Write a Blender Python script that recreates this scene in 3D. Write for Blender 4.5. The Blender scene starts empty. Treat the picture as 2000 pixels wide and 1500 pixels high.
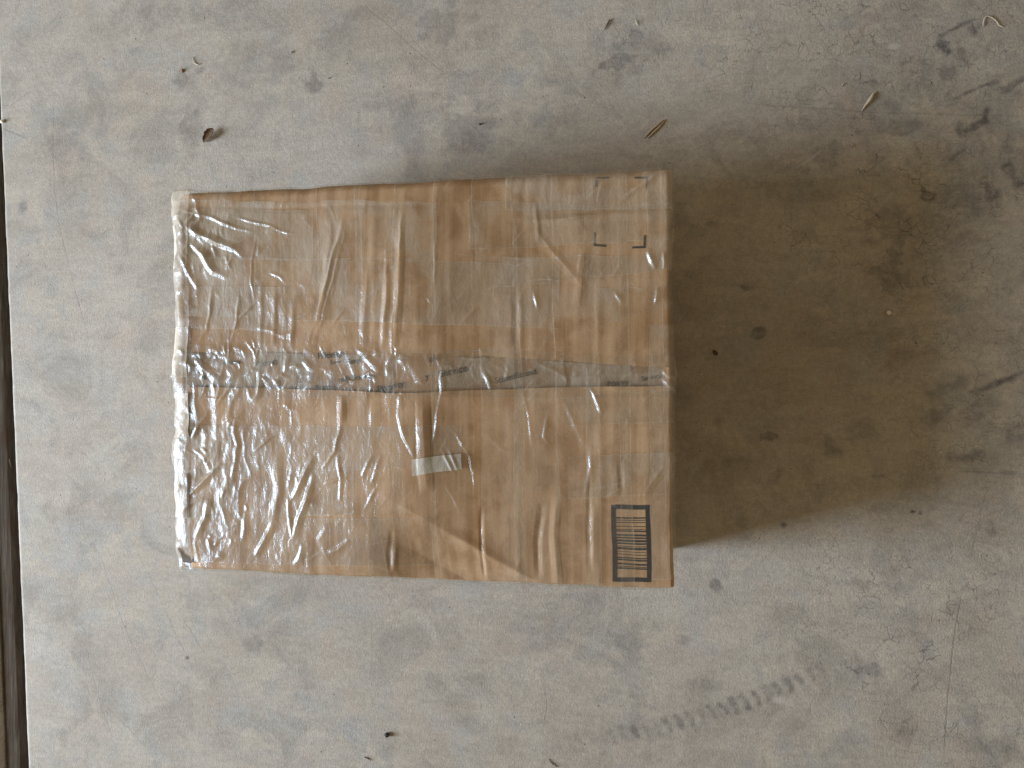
import bpy, math, random
import numpy as np
from mathutils import Vector
random.seed(7)
S = bpy.context.scene
COL = S.collection
# ------------------------------------------------------------------ camera, world, light, exposure
H_CAM = 1.0            # camera height above the floor
TH = math.radians(10.7)
FPX = 1500.0
BOX_H = 0.200
cam = bpy.data.cameras.new('camera')
cam.sensor_width = 36.0
cam.lens = 27.0
cam.clip_start = 0.01
cam.clip_end = 100
camo = bpy.data.objects.new('camera', cam)
camo.location = (0, 0, H_CAM)
camo.rotation_euler = (0, TH, 0)
COL.objects.link(camo)
S.camera = camo

W = bpy.data.worlds.new('World')
S.world = W
W.use_nodes = True
bg = W.node_tree.nodes['Background']
bg.inputs['Color'].default_value = (1.0, 0.765, 0.45, 1)
bg.inputs['Strength'].default_value = 0.28

# the open side of the carport / garage: a tall wide bright opening to the lower left
ld = bpy.data.lights.new('opening_light', 'AREA')
ld.shape = 'RECTANGLE'
ld.size = 1.4
ld.size_y = 2.6
ld.energy = 380
ld.color = (0.82, 0.905, 1.0)
lo = bpy.data.objects.new('opening_light', ld)
lo.location = (-4.0, -0.74, 1.58)
lo.rotation_euler = (math.radians(90), 0, math.radians(-90 + 8))
COL.objects.link(lo)

S.view_settings.view_transform = 'Standard'
S.view_settings.look = 'None'
S.view_settings.exposure = 0
S.view_settings.gamma = 1
S.view_settings.use_curve_mapping = False
S.cycles.transparent_max_bounces = 32
S.cycles.max_bounces = 8

# ------------------------------------------------------------------ helpers
ct, st = math.cos(TH), math.sin(TH)
def P2W(px, py, z=0.0):
    u = (np.asarray(px, float) - 1000.0) / FPX
    v = (750.0 - np.asarray(py, float)) / FPX
    rx = -st + u * ct
    rz = -ct - u * st
    t = (H_CAM - z) / (-rz)
    return rx * t, v * t
def T2W(px, py): return P2W(px, py, BOX_H)

_rs = {}
def _lat(seed):
    if seed not in _rs:
        _rs[seed] = np.random.RandomState(seed).rand(256, 256)
    return _rs[seed]
def vn(x, y, sx, sy, seed):
    g = _lat(seed)
    X = x * sx + 1000.37; Y = y * sy + 1000.71
    xi = np.floor(X).astype(int); yi = np.floor(Y).astype(int)
    fx = X - xi; fy = Y - yi
    fx = fx*fx*fx*(fx*(fx*6-15)+10); fy = fy*fy*fy*(fy*(fy*6-15)+10)
    x0 = xi & 255; x1 = (xi+1) & 255; y0 = yi & 255; y1 = (yi+1) & 255
    return (g[x0,y0]*(1-fx)+g[x1,y0]*fx)*(1-fy) + (g[x0,y1]*(1-fx)+g[x1,y1]*fx)*fy
def fbm(x, y, s, seed, o=4, sy=None, gain=.5):
    sy = s if sy is None else sy
    a = 0; w = 1; t = 0
    for i in range(o):
        a = a + w * vn(x, y, s * 2**i, sy * 2**i, seed + i); t += w; w *= gain
    return a / t
def sst(a, b, x):
    t = np.clip((x - a) / (b - a), 0, 1)
    return t*t*(3-2*t)

def mesh_obj(name, verts, faces, mat, parent=None, attrs=None, smooth=True):
    me = bpy.data.meshes.new(name)
    verts = np.asarray(verts, dtype=np.float32)
    faces = np.asarray(faces, dtype=np.int32)
    if faces.ndim == 2:
        n, k = faces.shape
        me.vertices.add(len(verts)); me.vertices.foreach_set('co', verts.ravel())
        me.loops.add(n * k); me.loops.foreach_set('vertex_index', faces.ravel())
        me.polygons.add(n); me.polygons.foreach_set('loop_start', np.arange(0, n*k, k, dtype=np.int32))
        me.update(calc_edges=True)
    else:
        me.from_pydata([tuple(v) for v in verts], [], faces)
    me.validate()
    if smooth:
        me.polygons.foreach_set('use_smooth', np.ones(len(me.polygons), dtype=bool))
    if attrs:
        for k, a in attrs.items():
            at = me.attributes.new(k, 'FLOAT', 'POINT')
            at.data.foreach_set('value', np.asarray(a, dtype=np.float32).ravel())
    me.materials.append(mat)
    o = bpy.data.objects.new(name, me)
    COL.objects.link(o)
    if parent: o.parent = parent
    return o
def grid_faces(nx, ny, flip=False):
    i = np.arange(nx-1)[:, None]; j = np.arange(ny-1)[None, :]
    a = (i*ny + j).ravel(); b = ((i+1)*ny + j).ravel(); c = ((i+1)*ny + j+1).ravel(); d = (i*ny + j+1).ravel()
    return np.stack([a, d, c, b] if flip else [a, b, c, d], 1)
def pyobj(name, verts, faces, mat, parent=None, smooth=False):
    me = bpy.data.meshes.new(name)
    me.from_pydata(verts, [], faces); me.update()
    if smooth:
        for p in me.polygons: p.use_smooth = True
    me.materials.append(mat)
    o = bpy.data.objects.new(name, me); COL.objects.link(o)
    if parent: o.parent = parent
    return o

# ------------------------------------------------------------------ node helpers
class NT:
    def __init__(s, name):
        s.m = bpy.data.materials.new(name); s.m.use_nodes = True
        s.t = s.m.node_tree; s.t.nodes.clear()
        s.out = s.t.nodes.new('ShaderNodeOutputMaterial')
    def n(s, ty, **kw):
        nd = s.t.nodes.new(ty)
        for k, v in kw.items():
            if k.startswith('_'): nd.inputs[k[1:]].default_value = v
            else: setattr(nd, k, v)
        return nd
    def l(s, a, b): s.t.links.new(a, b)
    def val(s, x, sock):
        if isinstance(x, (int, float)): sock.default_value = x
        elif isinstance(x, tuple): sock.default_value = x if len(x) == 4 else (*x, 1)
        else: s.l(x, sock)
    def math(s, op, a, b=None, clamp=False):
        nd = s.n('ShaderNodeMath', operation=op, use_clamp=clamp)
        s.val(a, nd.inputs[0])
        if b is not None: s.val(b, nd.inputs[1])
        return nd.outputs[0]
    def mix(s, f, a, b, bt='MIX'):
        nd = s.n('ShaderNodeMix', data_type='RGBA', blend_type=bt)
        s.val(f, nd.inputs['Factor']); s.val(a, nd.inputs['A']); s.val(b, nd.inputs['B'])
        # data_type RGBA uses sockets 6,7 and output 2
        return nd
    def mixc(s, f, a, b, bt='MIX'):
        nd = s.n('ShaderNodeMix', data_type='RGBA', blend_type=bt)
        s.val(f, nd.inputs[0]); s.val(a, nd.inputs[6]); s.val(b, nd.inputs[7])
        return nd.outputs[2]
    def noise(s, vec, scale, detail=4, rough=.55, dist=0.0, out='Fac'):
        nd = s.n('ShaderNodeTexNoise')
        nd.inputs['Scale'].default_value = scale; nd.inputs['Detail'].default_value = detail
        nd.inputs['Roughness'].default_value = rough; nd.inputs['Distortion'].default_value = dist
        s.l(vec, nd.inputs['Vector'])
        return nd.outputs[out]
    def ramp(s, f, a, b, lo=0.0, hi=1.0):
        nd = s.n('ShaderNodeMapRange', interpolation_type='SMOOTHSTEP')
        s.val(f, nd.inputs['Value'])
        nd.inputs['From Min'].default_value = a; nd.inputs['From Max'].default_value = b
        nd.inputs['To Min'].default_value = lo; nd.inputs['To Max'].default_value = hi
        return nd.outputs[0]
    def mapv(s, vec, scale=(1,1,1), rot=(0,0,0), loc=(0,0,0)):
        nd = s.n('ShaderNodeMapping'); s.l(vec, nd.inputs['Vector'])
        nd.inputs['Scale'].default_value = scale; nd.inputs['Rotation'].default_value = rot
        nd.inputs['Location'].default_value = loc
        return nd.outputs[0]
    def attr(s, name):
        return s.n('ShaderNodeAttribute', attribute_name=name).outputs['Fac']
    def bump(s, h, dist, strength=1.0, normal=None):
        nd = s.n('ShaderNodeBump'); s.l(h, nd.inputs['Height'])
        nd.inputs['Distance'].default_value = dist; nd.inputs['Strength'].default_value = strength
        if normal is not None: s.l(normal, nd.inputs['Normal'])
        return nd.outputs[0]
    def pbr(s, col, rough, normal=None, spec=.5):
        b = s.n('ShaderNodeBsdfPrincipled')
        s.val(col, b.inputs['Base Color']); s.val(rough, b.inputs['Roughness'])
        b.inputs['Specular IOR Level'].default_value = spec
        if normal is not None: s.l(normal, b.inputs['Normal'])
        s.l(b.outputs[0], s.out.inputs[0])
        return b

def simple(name, col, rough=.6, var=.25, scale=300, spec=.4):
    t = NT(name)
    g = t.n('ShaderNodeNewGeometry').outputs['Position']
    nz = t.noise(g, scale, 4)
    c = t.mixc(nz, tuple(x*(1-var) for x in col), tuple(min(1, x*(1+var)) for x in col))
    t.pbr(c, rough, t.bump(nz, .0004), spec)
    return t.m

# ------------------------------------------------------------------ concrete
def concrete():
    t = NT('concrete')
    g = t.n('ShaderNodeNewGeometry').outputs['Position']
    big = t.noise(g, 3.2, 5, .6, .6)
    big2 = t.noise(t.mapv(g, loc=(7, 3, 0)), 7.0, 6, .62, .8)
    mid = t.noise(t.mapv(g, loc=(1, 9, 0)), 26, 6, .65, .5)
    fin = t.noise(g, 420, 4, .7)
    streak = t.noise(t.mapv(g, (1.0, .35, 1), (0, 0, math.radians(20))), 420, 3, .6)
    streak2 = t.noise(t.mapv(g, (.22, 1.0, 1), (0, 0, math.radians(28))), 60, 5, .65)
    c = t.mixc(t.ramp(big, .35, .65), (.385, .350, .305), (.445, .42, .38))
    c = t.mixc(t.ramp(big2, .38, .66), c, t.mixc(t.ramp(mid, .4, .6), (.365, .35, .325), (.455, .42, .365)))
    hue = t.noise(t.mapv(g, loc=(-3, 5, 0)), 14, 5, .6, .4, 'Fac')
    c = t.mixc(t.ramp(hue, .5, .68, 0, .35), c, (.35, .37, .385))
    hue2 = t.noise(t.mapv(g, loc=(13, -5, 0)), 19, 5, .6, .4, 'Fac')
    c = t.mixc(t.ramp(hue2, .5, .70, 0, .35), c, (.44, .36, .31))
    blo = t.noise(t.mapv(g, loc=(3, 2, 0)), 11, 8, .7, 1.0)
    c = t.mixc(t.ramp(blo, .34, .54, .36, 0), c, (.19, .178, .165), 'MIX')
    fm = t.mixc(1.0, c, t.mixc(streak, (.89, .89, .89), (1.10, 1.10, 1.10)), 'MULTIPLY')
    fm = t.mixc(1.0, fm, t.mixc(fin, (.60, .60, .60), (1.40, 1.40, 1.40)), 'MULTIPLY')
    fm = t.mixc(1.0, fm, t.mixc(t.ramp(streak2, .3, .7), (.93, .93, .93), (1.05, 1.05, 1.05)), 'MULTIPLY')
    gr = t.noise(t.mapv(g, loc=(2, 8, 0)), 150, 6, .75)
    fm = t.mixc(1.0, fm, t.mixc(t.ramp(gr, .33, .67), (.89, .89, .885), (1.08, 1.08, 1.085)), 'MULTIPLY')
    # tiny dark pits and pale specks
    v = t.n('ShaderNodeTexVoronoi', feature='F1'); v.inputs['Scale'].default_value = 55; t.l(g, v.inputs['Vector'])
    sp = t.n('ShaderNodeSeparateColor'); t.l(v.outputs['Color'], sp.inputs[0])
    keep = t.ramp(sp.outputs[0], .78, .80)
    pit = t.math('MULTIPLY', t.ramp(v.outputs['Distance'], .035, .075, 1, 0), keep)
    fm = t.mixc(t.math('MULTIPLY', pit, .75), fm, (.07, .06, .05))
    v2 = t.n('ShaderNodeTexVoronoi', feature='F1'); v2.inputs['Scale'].default_value = 38; t.l(t.mapv(g, loc=(5, 5, 0)), v2.inputs['Vector'])
    sp2 = t.n('ShaderNodeSeparateColor'); t.l(v2.outputs['Color'], sp2.inputs[0])
    pal = t.math('MULTIPLY', t.ramp(v2.outputs['Distance'], .02, .05, 1, 0), t.ramp(sp2.outputs[1], .88, .9))
    fm = t.mixc(t.math('MULTIPLY', pal, .7), fm, (.75, .72, .66))
    # rubber / grime stains, brown patches, hairlines: painted dirt that lies on the slab
    sn = t.math('MULTIPLY', t.math('MULTIPLY', t.attr('stain'), 1.35), t.ramp(t.noise(g, 90, 5, .7), .28, .62, .35, 1.15), True)
    fm = t.mixc(sn, fm, (.085, .083, .088))
    bn = t.math('MULTIPLY', t.attr('brown'), t.ramp(t.noise(g, 70, 4, .7), .3, .6, .5, 1.1), True)
    fm = t.mixc(bn, fm, (.20, .145, .095))
    fm = t.mixc(t.math('MULTIPLY', t.attr('pale'), 1.0, True), fm, (.56, .53, .49))
    # crazing
    w = t.noise(g, 45, 3, .6, 0, 'Color')
    wv = t.n('ShaderNodeVectorMath', operation='SCALE'); t.l(w, wv.inputs[0]); wv.inputs['Scale'].default_value = .022
    av = t.n('ShaderNodeVectorMath', operation='ADD'); t.l(g, av.inputs[0]); t.l(wv.outputs[0], av.inputs[1])
    fl = t.n('ShaderNodeVectorMath', operation='MULTIPLY'); t.l(av.outputs[0], fl.inputs[0]); fl.inputs[1].default_value = (1, 1, 0)
    ve = t.n('ShaderNodeTexVoronoi', feature='DISTANCE_TO_EDGE'); ve.inputs['Scale'].default_value = 74; t.l(fl.outputs[0], ve.inputs['Vector'])
    cr = t.ramp(ve.outputs['Distance'], .006, .028, 1, 0)
    cr = t.math('MULTIPLY', cr, t.ramp(t.noise(g, 30, 4, .7), .42, .6))
    cr = t.math('MULTIPLY', cr, t.attr('craze'), True)
    fm = t.mixc(t.math('MULTIPLY', cr, .55), fm, (.06, .055, .05))
    ln = t.attr('line')
    fm = t.mixc(t.math('MULTIPLY', ln, .5, True), fm, (.09, .085, .08))
    h = t.math('ADD', t.math('MULTIPLY', streak, .35), t.math('MULTIPLY', fin, 1.0))
    h = t.math('ADD', h, t.math('MULTIPLY', mid, .4))
    h = t.math('SUBTRACT', h, t.math('MULTIPLY', cr, .3))
    h = t.math('SUBTRACT', h, t.math('MULTIPLY', pit, .9))
    h = t.math('SUBTRACT', h, t.math('MULTIPLY', ln, .5))
    rough = t.ramp(mid, .3, .7, .62, .8)
    t.pbr(fm, rough, t.bump(h, .0011, .55), .3)
    return t.m
M_con = concrete()

# the visible slab: its left edge runs along the joint
jx0, jy0 = P2W(1, 300); jx1, jy1 = P2W(52.5, 1500)
js = (jx1 - jx0) / (jy1 - jy0)
def xj(y): return jx0 + (y - jy0) * js
RES = .00135
s_in = np.arange(0.012, 1.50, RES)
s_edge = np.concatenate([[-0.11], np.linspace(0, 0.010, 10)])
s_out = 1.50 + np.cumsum(.003 * 1.25 ** np.arange(22))
ss = np.concatenate([s_edge, s_in, s_out])
yi = np.arange(-0.62, 0.62, RES)
yo = np.cumsum(.003 * 1.25 ** np.arange(22))
ys = np.concatenate([(-0.62 - yo)[::-1], yi, 0.62 + yo])
SG, YG = np.meshgrid(ss, ys, indexing='ij')
R = .007
arc = SG.copy()
XG = xj(YG) + np.maximum(SG, 0)
ZG = np.where(SG < R, -(R - np.sqrt(np.clip(R*R - (R - np.clip(SG, 0, R))**2, 0, None))), 0.0)
# slightly chipped arris
chip = (fbm(SG*0, YG, 40, 900, 4) - .5) * .0022
XG = XG + np.where(SG < .004, chip, 0)
ZG = np.where(SG < 0, -.11, ZG)
ZG = ZG + sst(.0, .12, SG)*(fbm(XG, YG, 5, 50, 3) - .5) * .0012
shape = XG.shape
stain = np.zeros(shape); brown = np.zeros(shape); pale = np.zeros(shape); line = np.zeros(shape)
craze = np.zeros(shape)
def win(x0, x1, y0, y1):
    ja = np.searchsorted(ys, y0); jb = np.searchsorted(ys, y1)
    xo = xj((y0+y1)/2); mg = abs(js)*(y1-y0)+.004
    ia = max(0, np.searchsorted(ss, x0 - xo - mg)); ib = np.searchsorted(ss, x1 - xo + mg)
    return slice(ia, ib), slice(ja, jb)
def stroke(buf, pts, w, a, soft=1.0, taper=True, rag=.0):
    P = [P2W(px, py) for px, py in pts]
    wm = w / 1350.0
    L = [0]
    for k in range(len(P)-1): L.append(L[-1] + math.hypot(P[k+1][0]-P[k][0], P[k+1][1]-P[k][1]))
    for k in range(len(P)-1):
        (x0, y0), (x1, y1) = P[k], P[k+1]
        m = wm*2.2 + .003
        w_ = win(min(x0, x1)-m, max(x0, x1)+m, min(y0, y1)-m, max(y0, y1)+m)
        X = XG[w_]; Y = YG[w_]
        if X.size == 0: continue
        dx, dy = x1-x0, y1-y0; l2 = dx*dx+dy*dy+1e-12
        tt = np.clip(((X-x0)*dx+(Y-y0)*dy)/l2, 0, 1)
        d = np.hypot(X-x0-tt*dx, Y-y0-tt*dy)
        if rag: d = d + (fbm(X, Y, 60, 77, 3) - .5) * wm * rag
        al = (L[k] + tt*math.sqrt(l2)) / max(L[-1], 1e-9)
        tp = np.clip(np.minimum(al, 1-al)*6, .15, 1) if taper else 1
        v = a * tp * (1 - sst(wm*(1-soft)*.5, wm, d))
        buf[w_] = np.maximum(buf[w_], v)
def blob(buf, px, py, rx, ry, a, rot=0):
    cx, cy = P2W(px, py); rx /= 1350.; ry /= 1350.
    m = max(rx, ry)*1.5
    w_ = win(cx-m, cx+m, cy-m, cy+m)
    X = XG[w_]-cx; Y = YG[w_]-cy
    if X.size == 0: return
    c, s = math.cos(math.radians(rot)), math.sin(math.radians(rot))
    u = (X*c+Y*s)/rx; v = (-X*s+Y*c)/ry
    n = fbm(X+cx, Y+cy, 45, 31, 5, gain=.65)
    d = np.hypot(u, v) + (n-.5)*2.6
    buf[w_] = np.maximum(buf[w_], a*(1-sst(.35, 1.05, d)))
# tyre marks, top right
for p, w, a in [([(1822,82),(1850,62),(1880,48),(1918,30)], 7, .55), ([(1825,78),(1845,97),(1858,110)], 16, .6),
                ([(1890,45),(1905,66),(1915,80)], 12, .4), ([(1850,200),(1880,185),(1925,165),(1960,155)], 6, .5),
                ([(1870,262),(1900,250),(1925,235),(1932,200)], 8, .6), ([(1865,258),(1885,248)], 17, .5),
                ([(1750,128),(1790,118),(1810,124),(1830,140)], 16, .42), ([(1830,140),(1850,155),(1870,160)], 14, .42),
                ([(1700,170),(1715,158)], 16, .38), ([(1950,180),(1985,165),(2010,150)], 9, .45),
                ([(1915,340),(1935,370),(1945,395)], 22, .5), ([(1960,310),(1978,345),(1998,372)], 15, .55),
                ([(1840,330),(1870,300),(1900,280)], 8, .35), ([(1905,290),(1925,300)], 20, .3),
                ([(1590,255),(1625,235)], 24, .22), ([(1550,290),(1600,275)], 30, .18),
                ([(1740,240),(1765,236)], 18, .3), ([(1480,320),(1560,305),(1605,290)], 8, .2)]:
    stroke(stain, p, w, a, 1.0, True, 1.2)
blob(stain, 1811, 383, 15, 12, .5)
blob(stain, 1745, 520, 32, 58, .33); blob(stain, 1800, 440, 110, 45, .25, 10); blob(stain, 1860, 400, 70, 30, .25, 20)
blob(stain, 1800, 110, 160, 110, .17, 30); blob(stain, 1700, 220, 150, 70, .17, 30); blob(stain, 1900, 330, 120, 80, .2, 30)
blob(stain, 1760, 250, 60, 14, .3, 0)
for p, w, a in [([(1880,770),(1935,755),(2010,722)], 8, .5), ([(1800,775),(1860,750),(1900,745)], 26, .32),
                ([(1810,800),(1840,825)], 40, .3), ([(1900,780),(1930,815)], 45, .28), ([(1840,895),(1900,890),(1930,880)], 16, .38),
                ([(1700,930),(1730,928)], 6, .35), ([(1870,920),(2000,925)], 4, .3), ([(1960,850),(2010,860)], 30, .3),
                ([(1650,855),(1720,835)], 34, .2), ([(1990,1450),(1920,1480)], 40, .3), ([(1750,1425),(1790,1440)], 34, .28)]:
    stroke(stain, p, w, a, 1.0, True, 1.0)
for k in range(27):   # tread bars in a long faint arc
    f = k / 26
    cx = 1110 + 560*f; cy = 1450 - 60*f - 110*f*f
    L = 15 + 8*random.random()
    stroke(stain, [(cx-11-3*random.random(), cy-L), (cx+3, cy), (cx+9, cy+L)], 7 + 5*random.random(), (.18+.18*random.random())*(.6+.8*math.sin(math.pi*f)), 1, True, 1.6)
    if k % 2: stroke(stain, [(cx-2, cy-62), (cx+9, cy-40)], 8, .08, 1, True, 1.6)
for k in range(11):   # lugs of the broad track running up to the right
    f = k/10
    cx = 1560 + 340*f; cy = 330 - 250*f
    stroke(stain, [(cx-8, cy-14), (cx+14, cy+6), (cx+34, cy+34)], 20, .17+.12*random.random()+.12*f, 1, True, 2.4)
    stroke(stain, [(cx-4, cy-16), (cx+22, cy-36)], 6, .12+.2*f, 1, True, 2.0)
for k in range(9):
    f = k/8
    cx = 1770 + 220*f; cy = 560 - 210*f
    stroke(stain, [(cx-14, cy-30), (cx+4, cy), (cx+16, cy+34)], 22, .16+.13*random.random(), 1, True, 2.4)
stroke(stain, [(1480,330),(1650,230),(1800,140),(1950,40)], 130, .13, 1, False, 1.0)
stroke(stain, [(1700,620),(1800,500),(1900,400),(2010,290)], 120, .13, 1, False, 1.0)
stroke(stain, [(1100,1440),(1250,1430),(1400,1395),(1500,1360)], 40, .13, 1, True, 1.5)
blob(stain, 1330, 1250, 20, 14, .3); blob(stain, 1240, 1255, 40, 25, .18); blob(stain, 1700, 1310, 18, 14, .3)
blob(pale, 1522, 1368, 17, 15, .55); blob(pale, 1749, 90, 9, 5, .5); blob(pale, 1400, 1260, 80, 60, .12)
blob(stain, 622, 165, 25, 24, .32); blob(stain, 352, 152, 17, 18, .25); blob(stain, 390, 138, 16, 12, .25)
blob(stain, 1215, 118, 40, 14, .38, 12); blob(stain, 1240, 100, 70, 50, .2); blob(stain, 1290, 90, 40, 30, .25)
blob(stain, 860, 50, 60, 40, .22); blob(stain, 905, 250, 60, 50, .22); blob(stain, 780, 200, 60, 20, .15)
blob(stain, 375, 255, 28, 45, .22); blob(stain, 45, 408, 14, 16, .3); blob(stain, 310, 30, 60, 30, .15)
blob(stain, 120, 300, 60, 50, .12); blob(stain, 380, 1160, 60, 40, .13); blob(stain, 500, 1260, 30, 20, .25)
blob(stain, 365, 1285, 6, 4, .5); blob(stain, 850, 1340, 30, 20, .2); blob(stain, 160, 1250, 30, 60, .15)
blob(stain, 1395, 1140, 14, 12, .35); blob(stain, 1782, 1000, 8, 5, .7); blob(stain, 1796, 1003, 6, 5, .6)
blob(stain, 1535, 1025, 8, 6, .6); blob(stain, 1480, 652, 12, 10, .45); blob(stain, 1455, 565, 12, 9, .4)
blob(stain, 1505, 855, 14, 9, .35); blob(stain, 1625, 870, 28, 22, .3)
for k in range(26):
    blob(stain, random.uniform(1330, 2000), random.uniform(350, 1200), random.uniform(6, 28), random.uniform(5, 18), random.uniform(.08, .2), random.uniform(-20, 40))
for k in range(16):
    blob(stain, random.uniform(0, 2000), random.uniform(0, 1500), random.uniform(20, 80), random.uniform(15, 50), random.uniform(.05, .15), random.uniform(-20, 40))
for x, y, rx, ry, a in [(1500,690,200,160,.12),(1420,900,90,60,.2),(210,60,90,60,.08),(600,30,80,30,.06),(1900,640,80,30,.1)]:
    blob(brown, x, y, rx, ry, a)
# hairlines, scratches, trowel arcs
for p, w, a in [([(1400,193),(1500,205),(1620,213),(1700,219),(1850,223),(2000,227)], 1.7, .6),
                ([(1882,1148),(1868,1220),(1858,1300),(1850,1380),(1844,1490)], 1.9, .75), ([(1925,960),(1908,1040),(1895,1100)], 1.6, .45),
                ([(1400,775),(1480,762),(1560,740)], 1.5, .4), ([(1950,480),(1948,560),(1949,640)], 1.4, .35),
                ([(108,175),(104,240),(105,350),(115,430),(135,520),(160,610),(185,700)], 1.5, .5),
                ([(160,240),(172,290),(178,350),(185,400)], 1.5, .3),
                ([(175,1040),(205,1110),(240,1215),(280,1300),(330,1395),(380,1480)], 1.5, .45), ([(255,1050),(300,1140),(345,1240),(380,1310)], 1.5, .35),
                ([(350,1195),(378,1240),(403,1282)], 2, .5), ([(160,1200),(175,1290),(200,1380),(240,1500)], 1.5, .4), ([(210,1380),(255,1425),(295,1470)], 1.8, .4),
                ([(0,205),(22,206),(40,192),(66,176)], 1.3, .8), ([(3,249),(30,260),(55,271)], 2, .8),
                ([(700,0),(760,50),(820,105),(880,150)], 1.5, .55), ([(735,10),(800,70),(860,130)], 1.4, .35), ([(590,5),(640,60),(665,95)], 1.4, .3),
                ([(550,1135),(620,1190),(700,1250)], 1.4, .4), ([(700,1370),(740,1376),(770,1388)], 1.8, .25), ([(80,755),(130,760),(200,752)], 1.4, .35),
                ([(65,1215),(95,1245)], 1.4, .3), ([(435,1320),(455,1316),(475,1312)], 1.2, .7), ([(560,1140),(640,1190)], 1.3, .3),
                ([(75,100),(95,135)], 1.4, .35), ([(312,70),(320,118)], 1.4, .4), ([(425,1300),(418,1350),(405,1420)], 1.3, .35),
                ([(1000,1105),(1065,1135)], 1.2, .3), ([(1555,1110),(1595,1128)], 1.5, .6), ([(1062,1320),(1070,1380),(1062,1415)], 1.4, .45),
                ([(1130,1270),(1148,1289)], 1.8, .5), ([(1310,395),(1360,400)], 1.5, .5), ([(1320,535),(1360,543)], 1.3, .4),
                ([(1450,1400),(1440,1395)], 1.5, .4), ([(1780,920),(1850,912),(1920,915),(2000,922)], 1.8, .4)]:
    pp = []
    for (a0, b0), (a1, b1) in zip(p[:-1], p[1:]):
        for q in range(4):
            pp.append((a0+(a1-a0)*q/4 + random.uniform(-.8, .8), b0+(b1-b0)*q/4 + random.uniform(-.8, .8)))
    pp.append(p[-1])
    stroke(line, pp, w, a, 1.0)
for k in range(150):   # short random nicks and fibres scuffed into the surface
    x, y = random.uniform(40, 2000), random.uniform(0, 1500)
    an = random.gauss(math.radians(65), .7); L = random.uniform(4, 22); b = random.uniform(-.5, .5)
    stroke(line, [(x, y), (x+L*math.cos(an), y-L*math.sin(an)), (x+L*1.7*math.cos(an+b), y-L*1.7*math.sin(an+b))], 1.3, random.uniform(.15, .55))
for p, w, a in [([(1560,325),(1590,305),(1605,292)], 2.2, .5), ([(1550,330),(1590,310)], 1.6, .4), ([(735,1365),(770,1375)], 2, .25), ([(905,110),(930,80)], 1.8, .3)]:
    stroke(pale, p, w, a)
for cx, cy, rx, ry, a in [(1720,90,420,150,1.0),(1800,430,240,150,1.0),(1930,700,160,200,.8),(1820,1220,200,180,1.0),(1900,1400,160,130,.8),(1680,1290,80,60,.7),(1980,300,160,200,.9),(130,60,110,60,.35),(1600,900,200,100,.25),(1450,600,220,140,.25)]:
    x, y = P2W(cx, cy)
    d = np.hypot((XG-x)/(rx/1350.), (YG-y)/(ry/1350.)) + (fbm(XG, YG, 9, 200, 3)-.5)*1.2
    craze = np.maximum(craze, a*(1-sst(.5, 1.25, d)))
vv = np.stack([XG, YG, ZG], -1).reshape(-1, 3)
floor = mesh_obj('garage_floor', vv, grid_faces(*shape), M_con, attrs=dict(stain=stain, brown=brown, pale=pale, line=line, craze=craze))
floor['kind'] = 'structure'
del XG, YG, ZG, SG, vv, stain, brown, pale, line, craze

# joint: weathered board, dark gap, next slab, earth below
def wood_mat():
    t = NT('weathered_board')
    g = t.n('ShaderNodeNewGeometry').outputs['Position']
    r = t.mapv(g, (1, .06, 1), (0, 0, math.atan(js)))
    a = t.noise(r, 260, 6, .7, .4); b = t.noise(g, 22, 5, .6)
    c = t.mixc(t.ramp(a, .3, .7), (.045, .036, .028), (.13, .105, .082))
    c = t.mixc(t.ramp(b, .45, .65, 0, .7), c, (.075, .048, .032))
    t.pbr(c, .85, t.bump(a, .0015, .8), .2)
    return t.m
M_wood = wood_mat()
def strip_block(name, x0, x1, z1, z0, mat, n=400, ymin=-2.2, ymax=2.2, r=.002, wob=.0008):
    yy = np.linspace(ymin, ymax, n)
    prof = [(x0, z0), (x0, z1-r), (x0+r*.3, z1-r*.3), (x0+r, z1), (x1-r, z1), (x1-r*.3, z1-r*.3), (x1, z1-r), (x1, z0)]
    V = np.zeros((n, len(prof), 3))
    for i, (px, pz) in enumerate(prof):
        V[:, i, 0] = xj(yy) + px + (fbm(yy*0+i, yy, 30, 410+i, 3)-.5)*wob*2
        V[:, i, 1] = yy
        V[:, i, 2] = pz + (fbm(yy*0+i*3, yy, 24, 420+i, 3)-.5)*wob*(0 if i in (0, 7) else 1)
    return mesh_obj(name, V.reshape(-1, 3), grid_faces(n, len(prof), True), mat, attrs=None, smooth=False)
board = strip_block('joint_board', -.0475, -.0215, -.012, -.10, M_wood)
board['label'] = 'weathered brown board sunk in the dark joint at the left edge of the slab'
board['category'] = 'board'
slab2 = strip_block('driveway', -2.6, -.0500, -.004, -.12, M_con, r=.005)
slab2['kind'] = 'structure'
M_soil = simple('soil', (.035, .028, .02), .95, .5, 200)
soil = pyobj('ground', [(-6, -6, -.105), (6, -6, -.105), (6, 6, -.105), (-6, 6, -.105)], [(0, 1, 2, 3)], M_soil)
soil['kind'] = 'structure'

# ------------------------------------------------------------------ the box: surface functions
c00 = np.array(T2W(338, 1110)); c10 = np.array(T2W(1317, 1150)); c11 = np.array(T2W(1306, 326)); c01 = np.array(T2W(333, 378))
EDG = {'L': (c01, c00, .019), 'R': (c10, c11, .004), 'T': (c11, c01, .011), 'B': (c00, c10, .0035)}
CEN = (c00+c10+c11+c01)/4
EN = {}
for k, (a, b, r) in EDG.items():
    d = (b-a)/np.linalg.norm(b-a); n = np.array([-d[1], d[0]])
    if np.dot(CEN-a, n) < 0: n = -n
    EN[k] = (a, n, r)

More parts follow.
